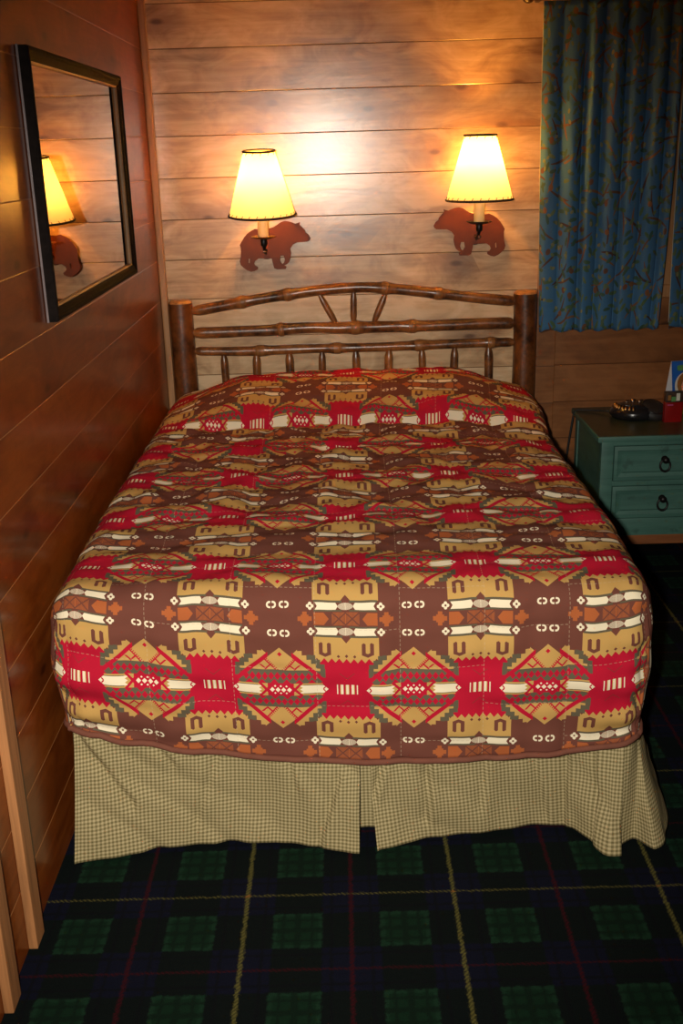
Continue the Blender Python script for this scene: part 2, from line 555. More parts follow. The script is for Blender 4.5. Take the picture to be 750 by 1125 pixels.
# shade: parchment that glows through
g = G('parchment_shade'); x, y, z = g.obj()
pn = g.noise(g.vec(x, y, z), 14, 3)
pc = g.ramp(pn, [(.3, (.92, .88, .78)), (.7, (.95, .91, .82))])
df = g.n('ShaderNodeBsdfDiffuse'); tr = g.n('ShaderNodeBsdfTranslucent'); mx = g.n('ShaderNodeMixShader')
g.t.links.new(pc, df.inputs[0]); g.t.links.new(pc, tr.inputs[0]); mx.inputs[0].default_value = .66
g.t.links.new(df.outputs[0], mx.inputs[1]); g.t.links.new(tr.outputs[0], mx.inputs[2]); g.t.links.new(mx.outputs[0], g.out.inputs[0])
M['shade'] = g.mat
g = G('lit_bulb'); g.set((.9, .8, .6), .3)
g.b.inputs['Emission Color'].default_value = (1, .62, .22, 1); g.b.inputs['Emission Strength'].default_value = 12.0
M['bulb'] = g.mat

# ------------------------------------------------------------------ room shell
RX, RY, RZ = 3.1, -5.2, 2.42
def plank_sheet(bm, axis, a0, a1, z0, z1, gd=.0014, gw=.0022):
    """flat boards with V joints, on x=0 (axis y) or y=0 (axis x), facing the room"""
    zs = [(z0, 0.0)]
    k = math.ceil((PZ - z1) / PD)
    js = sorted(PZ - i * PD for i in range(-4, 18))
    for j in js:
        if z0 + gw < j < z1 - gw:
            zs += [(j - gw, 0.0), (j, gd), (j + gw, 0.0)]
    zs.append((z1, 0.0))
    n = 1
    prev = None
    for z, d in zs:
        if axis == 'x': row = [bm.verts.new((a0, d, z)), bm.verts.new((a1, d, z))]
        else: row = [bm.verts.new((-d, a0, z)), bm.verts.new((-d, a1, z))]
        if prev: bm.faces.new((prev[0], prev[1], row[1], row[0]))
        prev = row
    # body behind
    T = .06
    if axis == 'x': box(bm, a0, a1, .004, T, z0, z1)
    else: box(bm, -T, -.004, a0, a1, z0, z1)

WX0, WX1, WZ0, WZ1 = 1.62, 2.38, 1.01, 1.98       # window opening behind the curtains
bm = bmesh.new()
LX = 1.555
plank_sheet(bm, 'x', -.06, LX, 0, RZ); plank_sheet(bm, 'x', LX, WX0, WZ0, RZ); plank_sheet(bm, 'x', WX1, RX + .06, WZ0, RZ)
plank_sheet(bm, 'x', WX0, WX1, WZ1, RZ)
def flat(name, bm, m):
    me = bpy.data.meshes.new(name); bm.to_mesh(me); bm.free(); me.materials.append(m)
    return tag(link(bpy.data.objects.new(name, me)), kind='structure')
flat('wall_back', bm, M['wall'])
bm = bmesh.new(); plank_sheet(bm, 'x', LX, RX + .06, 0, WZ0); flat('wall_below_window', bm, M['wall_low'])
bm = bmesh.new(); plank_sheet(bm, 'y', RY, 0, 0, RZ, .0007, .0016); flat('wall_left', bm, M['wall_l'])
flat('wall_right', B(RX, RX + .06, RY, 0, 0, RZ), M['wall_l'])
flat('wall_front', B(-.06, RX + .06, RY - .06, RY, 0, RZ), M['wall'])
flat('floor', B(-.06, RX + .06, RY - .06, .06, -.06, 0), M['carpet'])
flat('ceiling', B(-.06, RX + .06, RY - .06, .06, RZ, RZ + .06), M['ceiling'])

def struct(name, bm, m, parent=None, **k):
    o = obj(name, bm, m, parent, **k)
    if parent is None: tag(o, kind='structure')
    return o
w = bpy.data.objects.new('window_1', None); link(w); w.location = ((WX0 + WX1) / 2, 0, WZ0); tag(w, kind='structure')
bm = bmesh.new(); hw = (WX1 - WX0) / 2; hh = WZ1 - WZ0
for a in ((-hw, -hw + .05, 0, hh), (hw - .05, hw, 0, hh), (-hw + .05, hw - .05, 0, .05), (-hw + .05, hw - .05, hh - .05, hh), (-.018, .018, .05, hh - .05)):
    box(bm, a[0], a[1], .012, .05, a[2], a[3], .003, 1)
obj('window_frame', bm, M['trim'], w)
obj('window_pane', B(-hw + .05, hw - .05, .028, .034, .05, hh - .05), M['night'], w)

struct('trim_1', B(.0, .026, -.030, .0, 0, RZ, .006, 2), M['trim'])                         # corner bead
struct('trim_2', B(.0, .020, -2.405, -2.350, 0, RZ, .003, 2), M['batten'])
struct('trim_3', B(.0, .020, -2.585, -2.532, 0, RZ, .003, 2), M['batten'])
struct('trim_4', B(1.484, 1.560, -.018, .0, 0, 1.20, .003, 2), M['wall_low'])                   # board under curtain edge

# ------------------------------------------------------------------ bed (frame, mattress, log headboard)
XC = .754
bed = thing('log_bed', 'double bed with dark hickory log headboard against panelled wall', 'bed', (XC, -1.05, 0))
def bl(p): return (p[0] - XC, p[1] + 1.05, p[2])
def log_post(x):
    bm = bmesh.new()
    N = 26; pts = []; rr = []
    for i in range(N + 1):
        z = i / N * 1.052
        pts.append(bl((x + .004 * noise.noise((x * 7, z * 3, 1)), -.065, z)))
        rr.append(.0455 * (1 + .05 * noise.noise((x * 3, z * 5, 4))))
    tube(bm, pts, rr, 24, True, .05, x)
    o = obj('post', bm, M['log'], bed, True, 50)
    bm = bmesh.new()
    lathe(bm, [(.046, 0), (.0445, .006), (.038, .0105), (.02, .012)], 24)
    t = obj('cut_end', bm, M['peeled'], o, True, 60, loc=bl((x, -.065, 1.0525)))
    t['label'] = 'pale sawn top of the post'
for x in (.081, 1.427): log_post(x)

def stick(name, pts, r, knots=(), m=None, taper=True, seed=0.0, lump=.10):
    """bent hickory pole with swollen knots; ends whittled to tenons"""
    pts = [Vector(p) for p in pts]
    L = [0.0]
    for a, b in zip(pts, pts[1:]): L.append(L[-1] + (b - a).length)
    T = L[-1]; N = max(10, int(T / .016))
    out, rr = [], []
    for i in range(N + 1):
        s = T * i / N
        k = 0
        while k < len(pts) - 2 and s > L[k + 1]: k += 1
        t = (s - L[k]) / (L[k + 1] - L[k])
        p0 = pts[max(0, k - 1)]; p1 = pts[k]; p2 = pts[k + 1]; p3 = pts[min(len(pts) - 1, k + 2)]
        p = .5 * ((2 * p1) + (p2 - p0) * t + (2 * p0 - 5 * p1 + 4 * p2 - p3) * t * t + (3 * p1 - p0 - 3 * p2 + p3) * t ** 3)
        wv = noise.noise((s * 4 + seed, seed, 0)) * .004
        out.append(bl((p.x, p.y, p.z + wv)))
        q = r * (1 + .07 * noise.noise((s * 7, seed, 3)))
        for kk in knots: q += .0045 * math.exp(-((s / T - kk) / .018) ** 2 * (T / 1.2) ** 2)
        if taper:
            e = min(s, T - s)
            q *= .55 + .45 * sstep(0, .045, e)
        rr.append(q)
    bm = tube(bmesh.new(), out, rr, 14, True, lump, seed)
    o = obj(name, bm, m or M['pole'], bed, True, 60)
    # peeled rings at the knots
    for kk in knots:
        i = min(N - 1, max(1, round(kk * N)))
        a, c, b = Vector(out[i - 1]), Vector(out[i]), Vector(out[i + 1])
        ring = tube(bmesh.new(), [c + (a - c) * .9, c + (a - c) * .4, c + (b - c) * .4, c + (b - c) * .9], [rr[i - 1] * 1.02, rr[i] * 1.04, rr[i] * 1.04, rr[i + 1] * 1.02], 14)
        kn = obj('knot', ring, M['knot'], o, True, 60); kn['label'] = 'pale peeled knot'
    return o
Y = -.062
stick('top_rail', [(.118, Y, 1.018), (.30, Y, 1.045), (.50, Y, 1.074), (.66, Y, 1.088), (.80, Y, 1.092), (.93, Y, 1.083), (1.15, Y, 1.052), (1.395, Y, 1.020)], .0205, (.16, .30, .60, .76), seed=2.3)
stick('middle_rail', [(.12, Y, .936), (.40, Y, .937), (.55, Y, .942), (.90, Y, .938), (1.39, Y, .938)], .0225, (.28, .52, .68), seed=5.1)
stick('lower_rail', [(.12, Y, .861), (.45, Y, .857), (.90, Y, .861), (1.39, Y, .863)], .0185, (.22, .45, .70, .9), seed=8.7)
for i, x in enumerate((.237, .367, .496, .627, .760, .892, 1.022, 1.152, 1.286)):
    stick('spindle', [(x, Y, .848), (x + .003 * (-1) ** i, Y, .70), (x, Y, .545)], .0145 + .0012 * (i % 3), seed=11 + i, lump=.08)
stick('bottom_rail', [(.12, Y, .53), (.70, Y, .533), (1.39, Y, .53)], .021, seed=31)
for i, (a, b) in enumerate((((.622, 1.074), (.690, .948)), ((.757, 1.082), (.754, .948)), ((.884, 1.072), (.830, .948)))):
    stick('fan_stick', [(a[0], Y, a[1]), ((a[0] + b[0]) / 2, Y, (a[1] + b[1]) / 2), (b[0], Y, b[1])], .0125, seed=41 + i, lump=.06)
bm = box(bmesh.new(), -.655, .59, -.97, .94, .39, .59, .05, 4); obj('mattress', bm, M['mattress'], bed, True, 50)
bm = box(bmesh.new(), -.65, .585, -.965, .94, .17, .385, .02, 3); obj('box_spring', bm, M['mattress'], bed, True, 50)
for sx in (-.58, .58):
    for sy in (-.85, .85):
        obj('leg', lathe(bmesh.new(), [(.022, 0), (.026, .01), (.020, .03), (.020, .16), (.03, .172)], 14, (sx, sy, 0)), M['iron'], bed, True, 40)

# ------------------------------------------------------------------ quilt
RE, RC = .066, .070
YH, YF = -.110, -2.122
def x_left(y): return .026 + .006 * sstep(-1.5, -2.1, y) - .006 * sstep(-.75, -.35, y)
def x_right(y): return 1.404 - .018 * sstep(-1.6, -2.1, y) + .050 * sstep(-.85, -.30, y)
def z_top(x, y):
    z = .700 - .012 * sstep(.5, 0.0, x) - .014 * sstep(1.0, 1.4, x)
    z += .010 * math.sin((y + 2.1) * 1.6)
    # long pillow under the spread at the head
    t = (y + .652) / .372
    if t > 0:
        p = math.sin(PI / 2 * min(1, t) ** .72) if t < 1 else 1 - .55 * ((t - 1) / .46) ** 2.2
        q = sstep(.02, .36, x) * sstep(1.50, 1.08, x)
        q = q ** .8
        z += (.104 + .012 * (x - .75)) * p * q
    z -= .026 * math.exp(-((y + .668) / .032) ** 2) * sstep(.1, .3, x) * sstep(1.4, 1.2, x)
    return z
AW = RE * PI / 2 - RE
NX, NY, NK = 184, 250, 44
mesh_v, uvw = [], []
half_m = (1.404 - .03) / 2
A = half_m + AW
LC = (YH - YF) + AW
def edge(dc):
    """distance along the cloth from the edge -> distance on plan"""
    e = RE * PI / 2
    return RE * (1 - math.sin((e - dc) / RE)) if dc < e else RE + dc - e
def n3(a, b, c=0.0): return noise.noise((a, b, c))
S_ = .19
def quilt_puff(u, v):
    cu = (u + .03) / S_; ci = math.floor(cu); sv = (v + .05) / S_ + ci * .5
    du = (.5 - abs(cu - ci - .5)) * S_; fv = sv - math.floor(sv); dv = (.5 - abs(fv - .5)) * S_
    return (1 - math.exp(-du / .012)) * .6 + (1 - math.exp(-dv / .012)) * .6 - .9
UOFF = .855 - .717          # diamond centre on the foot, from the middle of the spread
VOFF = LC + (.70 - RE) - .445 - .006
def pull(cu):
    x = cu + .717
    return interp([(.0, .085), (.06, .075), (.20, .050), (.35, .028), (.55, .010), (.75, 0), (1.1, 0), (1.25, .008), (1.40, .026)], x)
def uv_of(cu, cv): return (cu - UOFF, cv - VOFF + pull(cu) * max(0, min(1, (cv - .5) / (LC - .5))))
top_idx = {}
bnd = {}
for j in range(NY + 1):
    cv = LC * j / NY
    for i in range(NX + 1):
        cu = -A + 2 * A * i / NX
        dcu = A - abs(cu); dcv = LC - cv
        dx, dy = edge(dcu), edge(dcv)
        y = YF + dy
        y = min(y, YH)
        xl, xr = x_left(y), x_right(y)
        hx = (xr - xl) / 2; xc = (xl + xr) / 2
        ox, oy = 0.0, 0.0
        if dx < RC and dy < RC:
            n1, n2 = 1 - dx / RC, 1 - dy / RC
            m1, m2 = n1 * math.sqrt(1 - n2 * n2 / 2), n2 * math.sqrt(1 - n1 * n1 / 2)
            rho = math.hypot(m1, m2)
            dx2, dy2 = RC * (1 - m1), RC * (1 - m2); d = max(0, RC * (1 - rho))
            nx_, ny_ = (m1 / rho, m2 / rho) if rho > 1e-6 else (0, 1)
        else:
            dx2, dy2 = dx, dy; d = min(dx, dy); nx_, ny_ = (1, 0) if dx < dy else (0, 1)
        sg = -1 if cu < 0 else 1
        x = xc + sg * (hx - dx2 * hx / half_m) ; y = YF + dy2
        y = min(y, YH)
        q = min(d, RE) / RE
        z = z_top(x, y) - RE * (1 - math.sqrt(max(0, 1 - (1 - q) ** 2)))
        flatk = sstep(0.0, .10, d)
        # ripples and quilting
        rp = .019 * n3(cu * 7.0, cv * 12, 2.0) + .009 * n3(cu * 17, cv * 22, 5.0) + .0065 * quilt_puff(cu - UOFF, cv - VOFF)
        z += rp * (.35 + .65 * flatk) * (.55 + .45 * sstep(-1.9, -1.5, y)) * (1 - .45 * sstep(-.62, -.5, y))
        w_ = (1 - flatk) * (.004 * n3(cu * 14, cv * 14, 8.0) + .003 * n3(cu * 30, cv * 30, 3.0))
        x += sg * nx_ * w_; y -= ny_ * w_
        top_idx[(i, j)] = len(mesh_v)
        mesh_v.append((max(x, .008), y, z)); uvw.append(uv_of(cu, cv))
        if i in (0, NX) or j == NY: bnd[(i, j)] = (sg * nx_ if (nx_ or 1) else 0, -ny_)
faces, fuv = [], []
for j in range(NY):
    for i in range(NX):
        a, b, c, d = top_idx[(i, j)], top_idx[(i, j + 1)], top_idx[(i + 1, j + 1)], top_idx[(i + 1, j)]
        faces.append((a, b, c, d)); fuv.append((uvw[a], uvw[b], uvw[c], uvw[d]))
path = [(0, j) for j in range(NY)] + [(i, NY) for i in range(NX)] + [(NX, j) for j in range(NY, -1, -1)]
def hem_z(k):
    i, j = path[k]
    x, y, z = mesh_v[top_idx[(i, j)]]
    f = interp([(0.03, .362), (.11, .350), (.20, .326), (.35, .299), (.55, .276), (.75, .262), (1.0, .262), (1.15, .270), (1.28, .286), (1.40, .305)], x)
    s = .33 if x < .7 else .312
    if j == NY and 0 < i < NX: return f
    return s + (f - s) * sstep(-1.85, -2.08, y)
# smoothed outward normals of the outline
pl = [Vector(mesh_v[top_idx[p]][:2]) for p in path]
nor = []
for k in range(len(path)):
    t = Vector((0, 0))
    for o_ in (2, 5, 8):
        t += (pl[min(len(pl) - 1, k + o_)] - pl[max(0, k - o_)])
    t.normalize(); nor.append(Vector((t.y, -t.x)))     # walking left side -> foot -> right side
    if nor[-1].dot(pl[k] - Vector((.72, -1.0))) < 0: nor[-1] *= -1
cols = []
hemline = []
for k, p in enumerate(path):
    bx, by, bz = mesh_v[top_idx[p]]
    hz = hem_z(k); H = bz - hz
    col = [top_idx[p]]
    u_, v_ = uvw[top_idx[p]]
    cu, cv = u_, v_
    for r in range(1, NK + 1):
        t = r / NK
        z = bz - H * t
        s = k * .008
        bul = .010 * math.sin(PI * min(1, t * 1.15)) - .006 * t
        wr = .0055 * n3(bx * 6 + by * 6, z * 13, 1.5) + .0065 * quilt_puff(cu, cv + H * t if p[1] == NY else cv)
        if p[1] == NY:
            lw = sstep(.62, .12, bx)
            wr += lw * .022 * n3(bx * 3.2, z * 17 + bx * 4.0, 9.0) + .006 * n3(bx * 9, z * 21, 4)
            rw = sstep(1.15, 1.36, bx)
            wr += rw * .014 * n3(bx * 5, z * 22, 14.0)
        wr *= sstep(0, .12, t)
        x = bx + nor[k].x * (bul + wr); y = by + nor[k].y * (bul + wr)
        x = max(x, .008)
        col.append(len(mesh_v)); mesh_v.append((x, y, z)); uvw.append(None)
    lx, ly, lz = mesh_v[col[-1]]
    hemline.append(Vector((lx, ly, lz)))
    # turn under
    x, y = lx - nor[k].x * .016, ly - nor[k].y * .016
    col.append(len(mesh_v)); mesh_v.append((max(x, .006), y, lz + .004)); uvw.append(None)
    cols.append((col, H))
for k in range(len(path) - 1):
    (c0, h0), (c1, h1) = cols[k], cols[k + 1]
    p0, p1 = path[k], path[k + 1]
    front = p0[1] == NY and p1[1] == NY
    def uvp(p, t, h):
        cu = -A + 2 * A * p[0] / NX; cv = LC * p[1] / NY
        if front: return uv_of(cu, cv + t * h)
        return uv_of(cu + (t * h if cu > 0 else -t * h), cv)
    for r in range(NK + 1):
        t0, t1 = r / NK, (r + 1) / NK
        faces.append((c0[r], c0[r + 1], c1[r + 1], c1[r]))
        fuv.append((uvp(p0, t0, h0), uvp(p0, t1, h0), uvp(p1, t1, h1), uvp(p1, t0, h1)))
quilt = raw('quilt', mesh_v, faces, M['quilt'], None, fuv)
tag(quilt, 'red, brown and tan geometric patterned quilt spread over the bed', 'bedspread')
bm = tube(bmesh.new(), [p + Vector((0, 0, -.004)) for p in hemline[::3] + [hemline[-1]]], .0075, 8, True)
hb = obj('hem_binding', bm, M['binding'], quilt, True); hb['label'] = 'plain brown bound hem'

# ------------------------------------------------------------------ bed skirt
sk = thing('bed_skirt', 'olive gingham bed skirt hanging below the patterned quilt to the carpet', 'bed skirt', (.72, -2.06, 0))
def skirt(name, top, bot, ztop, zbot, amp=.006, seed=0.0, rows=44, parent=sk, step=.006, hang=1.3, creases=()):
    """cloth strip between a top line and a bottom line (plan points), with soft folds"""
    def resample(pts, n):
        pts = [Vector(p) for p in pts]; L = [0]
        for a, b in zip(pts, pts[1:]): L.append(L[-1] + (b - a).length)
        out = []
        for i in range(n + 1):
            s = L[-1] * i / n; k = 0
            while k < len(pts) - 2 and s > L[k + 1]: k += 1
            t = (s - L[k]) / (L[k + 1] - L[k])
            p0 = pts[max(0, k - 1)]; p1 = pts[k]; p2 = pts[k + 1]; p3 = pts[min(len(pts) - 1, k + 2)]
            q = .5 * ((2 * p1) + (p2 - p0) * t + (2 * p0 - 5 * p1 + 4 * p2 - p3) * t * t + (3 * p1 - p0 - 3 * p2 + p3) * t ** 3)
            lin = p1.lerp(p2, t)
            out.append(q * .6 + lin * .4)
        return out, L[-1]
    n = max(8, int(sum((Vector(b) - Vector(a)).length for a, b in zip(bot, bot[1:])) / step))
    tp, _ = resample(top, n); bt, LB = resample(bot, n)
    vs, fs, uv = [], [], []
    for i in range(n + 1):
        zb = zbot(i / n) if callable(zbot) else zbot
        for r in range(rows + 1):
            t = r / rows
            p = tp[i].lerp(bt[i], t ** hang)
            z = ztop + (zb - ztop) * t
            d = amp * (n3(i * step * 5 + seed - t * .9, t * 1.3, seed) - 1.1 * max(0, .32 - abs(n3(i * step * 6 + seed - t * 2.2, t * 1.1, seed + 3))) + .25 * n3(i * step * 22, t * 3, 2)) * sstep(0, .3, t)
            for (a0, b0, a1, b1, dp, wd_) in creases:
                P_ = Vector((LB * i / n, t * .36)); A_ = Vector((a0, b0)); B_ = Vector((a1, b1)); AB = B_ - A_
                k_ = (P_ - A_).dot(AB) / AB.dot(AB); kk = min(1, max(0, k_))
                off = P_ - (A_ + AB * kk); sd = off.x
                d += dp * math.exp(-(off.length / wd_) ** 2) * (-1 if sd < 0 else .6) * min(1, abs(sd) / (.25 * wd_)) * sstep(0, .12, min(t + .06, 1))
            j = min(n - 1, max(1, i)); tg = (bt[j + 1] - bt[j - 1]).normalized()
            nrm = Vector((tg.y, -tg.x))
            vs.append((max(.006, p.x - 0 + nrm.x * d), p.y + nrm.y * d, z))
            uv.append((LB * i / n, ztop * (1 - t)))
    R = rows + 1
    fu = []
    for i in range(n):
        for r in range(rows):
            f = (i * R + r, i * R + r + 1, (i + 1) * R + r + 1, (i + 1) * R + r)
            fs.append(f); fu.append([(uv[q][0] + seed, uv[q][1]) for q in f])
    vs = [(x - sk.location.x, y - sk.location.y, z) for x, y, z in vs]
    o = raw(name, vs, fs, M['gingham'], parent, fu)
    md = o.modifiers.new('cloth', 'SOLIDIFY'); md.thickness = .0016; md.offset = 0
    return o
skirt('front_panel', [(.055, -2.070), (.30, -2.062), (.55, -2.062), (.722, -2.068)],
      [(.034, -2.130), (.112, -2.112), (.20, -2.080), (.281, -2.064), (.40, -2.060), (.482, -2.068), (.60, -2.085), (.714, -2.110)], .372, lambda t: .004 + .008 * math.sin(PI * t), .020, 1.0, creases=((.01, .03, .15, .23, .012, .022), (.145, .04, .17, .07, .007, .012), (.18, .05, .245, .14, .009, .016), (.36, .10, .30, .30, .006, .02), (.50, .02, .54, .20, .006, .018), (.64, .18, .60, .34, .010, .02)))
skirt('front_panel', [(.742, -2.068), (1.0, -2.062), (1.26, -2.060), (1.345, -2.066)],
      [(.758, -2.108), (.83, -2.088), (.903, -2.070), (1.05, -2.048), (1.178, -2.034), (1.235, -2.046), (1.268, -2.085), (1.298, -2.139), (1.330, -2.140)], .36, lambda t: .004 + .012 * math.sin(PI * t), .018, 4.0, creases=((.085, .02, .015, .22, .011, .018), (.16, .10, .14, .30, .012, .020), (.30, .05, .27, .28, .006, .02), (.40, .12, .43, .33, .007, .02), (.49, .0, .47, .34, .010, .022), (.55, .02, .56, .34, .010, .02)))
skirt('pleat_insert', [(.700, -2.050), (.735, -2.046), (.770, -2.050)], [(.696, -2.050), (.735, -2.044), (.778, -2.050)], .36, .03, .002, 7.0)
skirt('side_panel', [(1.335, -2.070), (1.362, -2.068), (1.374, -2.03), (1.378, -1.85), (1.380, -1.2), (1.385, -.14)],
      [(1.326, -2.118), (1.375, -2.088), (1.412, -2.138), (1.450, -2.11), (1.490, -1.985), (1.475, -1.85), (1.43, -1.6), (1.445, -1.35), (1.42, -1.0), (1.435, -.6), (1.42, -.14)], .35, lambda t: .004 + .01 * abs(math.sin(t * 14)), .010, 9.0, hang=1.0)
skirt('side_panel', [(.060, -2.060), (.045, -2.04), (.040, -1.9), (.040, -1.0), (.040, -.14)],
      [(.050, -2.075), (.020, -2.04), (.014, -1.97), (.030, -1.85), (.018, -1.6), (.030, -1.2), (.018, -.7), (.025, -.14)], .37, .006, .004, 13.0)

# ------------------------------------------------------------------ bear wall lamps
BEAR = [(675, 800), (660, 772), (640, 758), (636, 742), (612, 715), (597, 702), (601, 682), (580, 689), (566, 693), (545, 684), (520, 675), (490, 670), (460, 678), (430, 698), (400, 714), (370, 722),
        (330, 727), (295, 728), (265, 722), (235, 735), (205, 755), (180, 782), (160, 812), (146, 836), (152, 855), (152, 885), (149, 920), (139, 955), (146, 982), (166, 1002), (190, 1021), (220, 1033), (246, 1028), (270, 1016), (274, 1001), (252, 987),
        (245, 974), (253, 955), (280, 936), (330, 938), (380, 939), (385, 970), (395, 1011), (415, 1020), (480, 1019), (487, 1003), (470, 992), (488, 985), (508, 968), (520, 938), (526, 903), (520, 872), (542, 842), (577, 826), (620, 825), (655, 823), (668, 814)]
HOLES = [[(446, 921), (470, 920), (478, 950), (470, 974), (456, 984), (441, 958)], [(207, 930), (216, 938), (213, 972), (203, 968)]]
def bear_plate(flip):
    cu = bpy.data.curves.new('bear_outline', 'CURVE'); cu.dimensions = '2D'; cu.fill_mode = 'BOTH'; cu.extrude = .002; cu.bevel_depth = .0004
    for P in [BEAR] + HOLES:
        s = cu.splines.new('POLY'); s.points.add(len(P) - 1); s.use_cyclic_u = True
        for q, (px, py) in zip(s.points, P):
            q.co = ((px - 340) / 1935 * (-1 if flip else 1), (850 - py) / 1935, 0, 1)
    tmp = bpy.data.objects.new('bear_outline', cu); C.objects.link(tmp)
    dg_ = bpy.context.evaluated_depsgraph_get()
    me = bpy.data.meshes.new_from_object(tmp.evaluated_get(dg_))
    bpy.data.objects.remove(tmp); bpy.data.curves.remove(cu)
    me.transform(Matrix.Rotation(PI / 2, 4, 'X'))
    me.materials.clear(); me.materials.append(M['bear'])
    return me
def wall_lamp(x, z, flip, label, tilt):
    """z: height of the drip plate"""
    t = thing('wall_lamp', label, 'lamp', (x, 0, z), 0, 'bear wall lamps over the headboard')
    yb, yl = -.032, -.140
    o = bpy.data.objects.new('bear_plate', bear_plate(flip)); link(o, t); o.location = (0.012 if flip else 0, yb, -.040)
    o['label'] = 'rust brown bear silhouette'
    bm = lathe(bmesh.new(), [(.036, 0), (.036, .010), (.022, .016), (.012, .026)], 24); me = obj('wall_mount', bm, M['iron'], t, True, 40, loc=(0, 0, -.055)); me.rotation_euler = (PI / 2, 0, 0)
    bm = tube(bmesh.new(), [(0, -.03, -.055), (0, -.07, -.062), (0, -.115, -.050), (0, -.138, -.028), (0, yl, -.004)], .0062, 12)
    obj('arm', bm, M['iron'], t, True, 60)
    bm = lathe(bmesh.new(), [(.010, -.030), (.0125, -.026), (.0125, -.006), (.010, -.002)], 18, (0, yl, 0)); obj('socket_cup', bm, M['iron'], t, True, 40)
    bm = sph(bmesh.new(), (0, yl - .012, -.050), .0062); tube(bm, [(0, yl + .012, -.050), (0, yl - .010, -.050)], .0028, 8); obj('switch_knob', bm, M['steel'], t, True)
    bm = lathe(bmesh.new(), [(.006, -.004), (.030, -.003), (.046, .003), (.0475, .006), (.044, .006), (.029, .001), (.006, .001)], 36, (0, yl, 0)); obj('drip_plate', bm, M['brass'] if not flip else M['iron'], t, True, 60)
    obj('candle_sleeve', lathe(bmesh.new(), [(.0195, .001), (.0205, .01), (.0205, .135), (.017, .137)], 24, (0, yl, 0)), M['candle'], t, True, 40)
    bulb = obj('bulb', lathe(bmesh.new(), [(.010, .137), (.013, .15), (.024, .175), (.027, .195), (.022, .215), (.008, .226)], 20, (0, yl, 0)), M['bulb'], t, True, 60)
    # shade about its own axis, leaning a little
    zs0, zs1 = .084, .310
    bm = bmesh.new(); r0, r1 = .1235, .0575
    n = 48
    prof = [(r0 + (r1 - r0) * k / 8, zs0 + (zs1 - zs0) * k / 8) for k in range(9)]
    lathe(bm, prof, n, (0, 0, 0), cap=False)
    sh = obj('lamp_shade', bm, M['shade'], t, True, loc=(0, yl, 0)); sh.rotation_euler = (tilt, 0, 0)
    for r, zz, nm in ((r0, zs0, 'bottom_cord'), (r1, zs1, 'top_cord')):
        cd = obj(nm, torus(bmesh.new(), (0, 0, zz), r + .0005, .0042, 'z', 48, 8), M['stitch'], sh, True)
        cd['label'] = 'dark cord laced along the shade edge'
    sl = (r1 - r0) / (zs1 - zs0)
    for zz, n_st in ((zs0, 26), (zs1 - .011, 13)):
        ra, rb = r0 + sl * (zz - zs0) + .0012, r0 + sl * (zz + .011 - zs0) + .0012
        first = None
        for k in range(n_st):
            if first is None:
                ob = 0.05 * .12 / ra
                ob = first = obj('stitch', tube(bmesh.new(), [(ra, 0, zz), (rb * math.cos(ob), rb * math.sin(ob), zz + .011)], .0012, 6), M['stitch'], sh)
            else:
                ob = first.copy(); link(ob, sh)
            ob.rotation_euler = (0, 0, 2 * PI * k / n_st)
    # bulb light
    L = bpy.data.lights.new('lamp_light', 'POINT'); L.energy = LAMP_W; L.color = LAMP_C; L.shadow_soft_size = .022
    lo = bpy.data.objects.new('lamp_light', L); link(lo, t); lo.location = (0, yl, .226)
    return t
LAMP_W, LAMP_C = 19.0, (1.0, .415, .045)
wall_lamp(.4235, 1.296, False, 'wall lamp over a bear silhouette facing right, beside the mirror', math.radians(5))
wall_lamp(1.2330, 1.328, True, 'wall lamp over a bear silhouette facing left, beside the blue curtain', math.radians(1))

# ------------------------------------------------------------------ mirror on the left wall
ML, MR, MB_, MT = -1.700, -.622, 1.229, 1.841
mir = thing('wall_mirror', 'black framed wall mirror hung on the amber panelled side wall', 'mirror', (0, (ML + MR) / 2, MB_))
yc = (ML + MR) / 2; hy = (MR - ML) / 2; hz = MT - MB_; FW = .036
def frame_ring(prof, m, name, label=None):
    """mitred ring; prof = (inset from outer edge, x off the wall)"""
    bm = bmesh.new(); rings = []
    for ins, xo in prof:
        rings.append([bm.verts.new((xo, s * (hy - ins), zz)) for s, zz in ((-1, ins), (1, ins), (1, hz - ins), (-1, hz - ins))])
    n = len(rings)
    for i in range(n):
        a, b = rings[i], rings[(i + 1) % n]
        for k in range(4): bm.faces.new((a[k], a[(k + 1) % 4], b[(k + 1) % 4], b[k]))
    o = obj(name, bm, m, mir)
    if label: o['label'] = label
    return o
frame_ring([(0, .001), (0, .026), (.003, .030), (.010, .030), (.014, .026), (.024, .024), (.030, .020), (FW - .006, .018), (FW - .006, .001)], M['frame'], 'frame')
frame_ring([(-.0012, .002), (-.0012, .007), (.001, .007), (.001, .002)], M['frame_edge'], 'back_edge_highlight', 'grey painted highlight along the back edge')
frame_ring([(FW - .006, .004), (FW - .006, .0185), (FW - .002, .0165), (FW, .012), (FW, .004)], M['lip'], 'inner_lip', 'thin tan inner lip')
obj('glass', B(.002, .010, -hy + FW - .002, hy - FW + .002, FW - .002, hz - FW + .002), M['mirror'], mir)

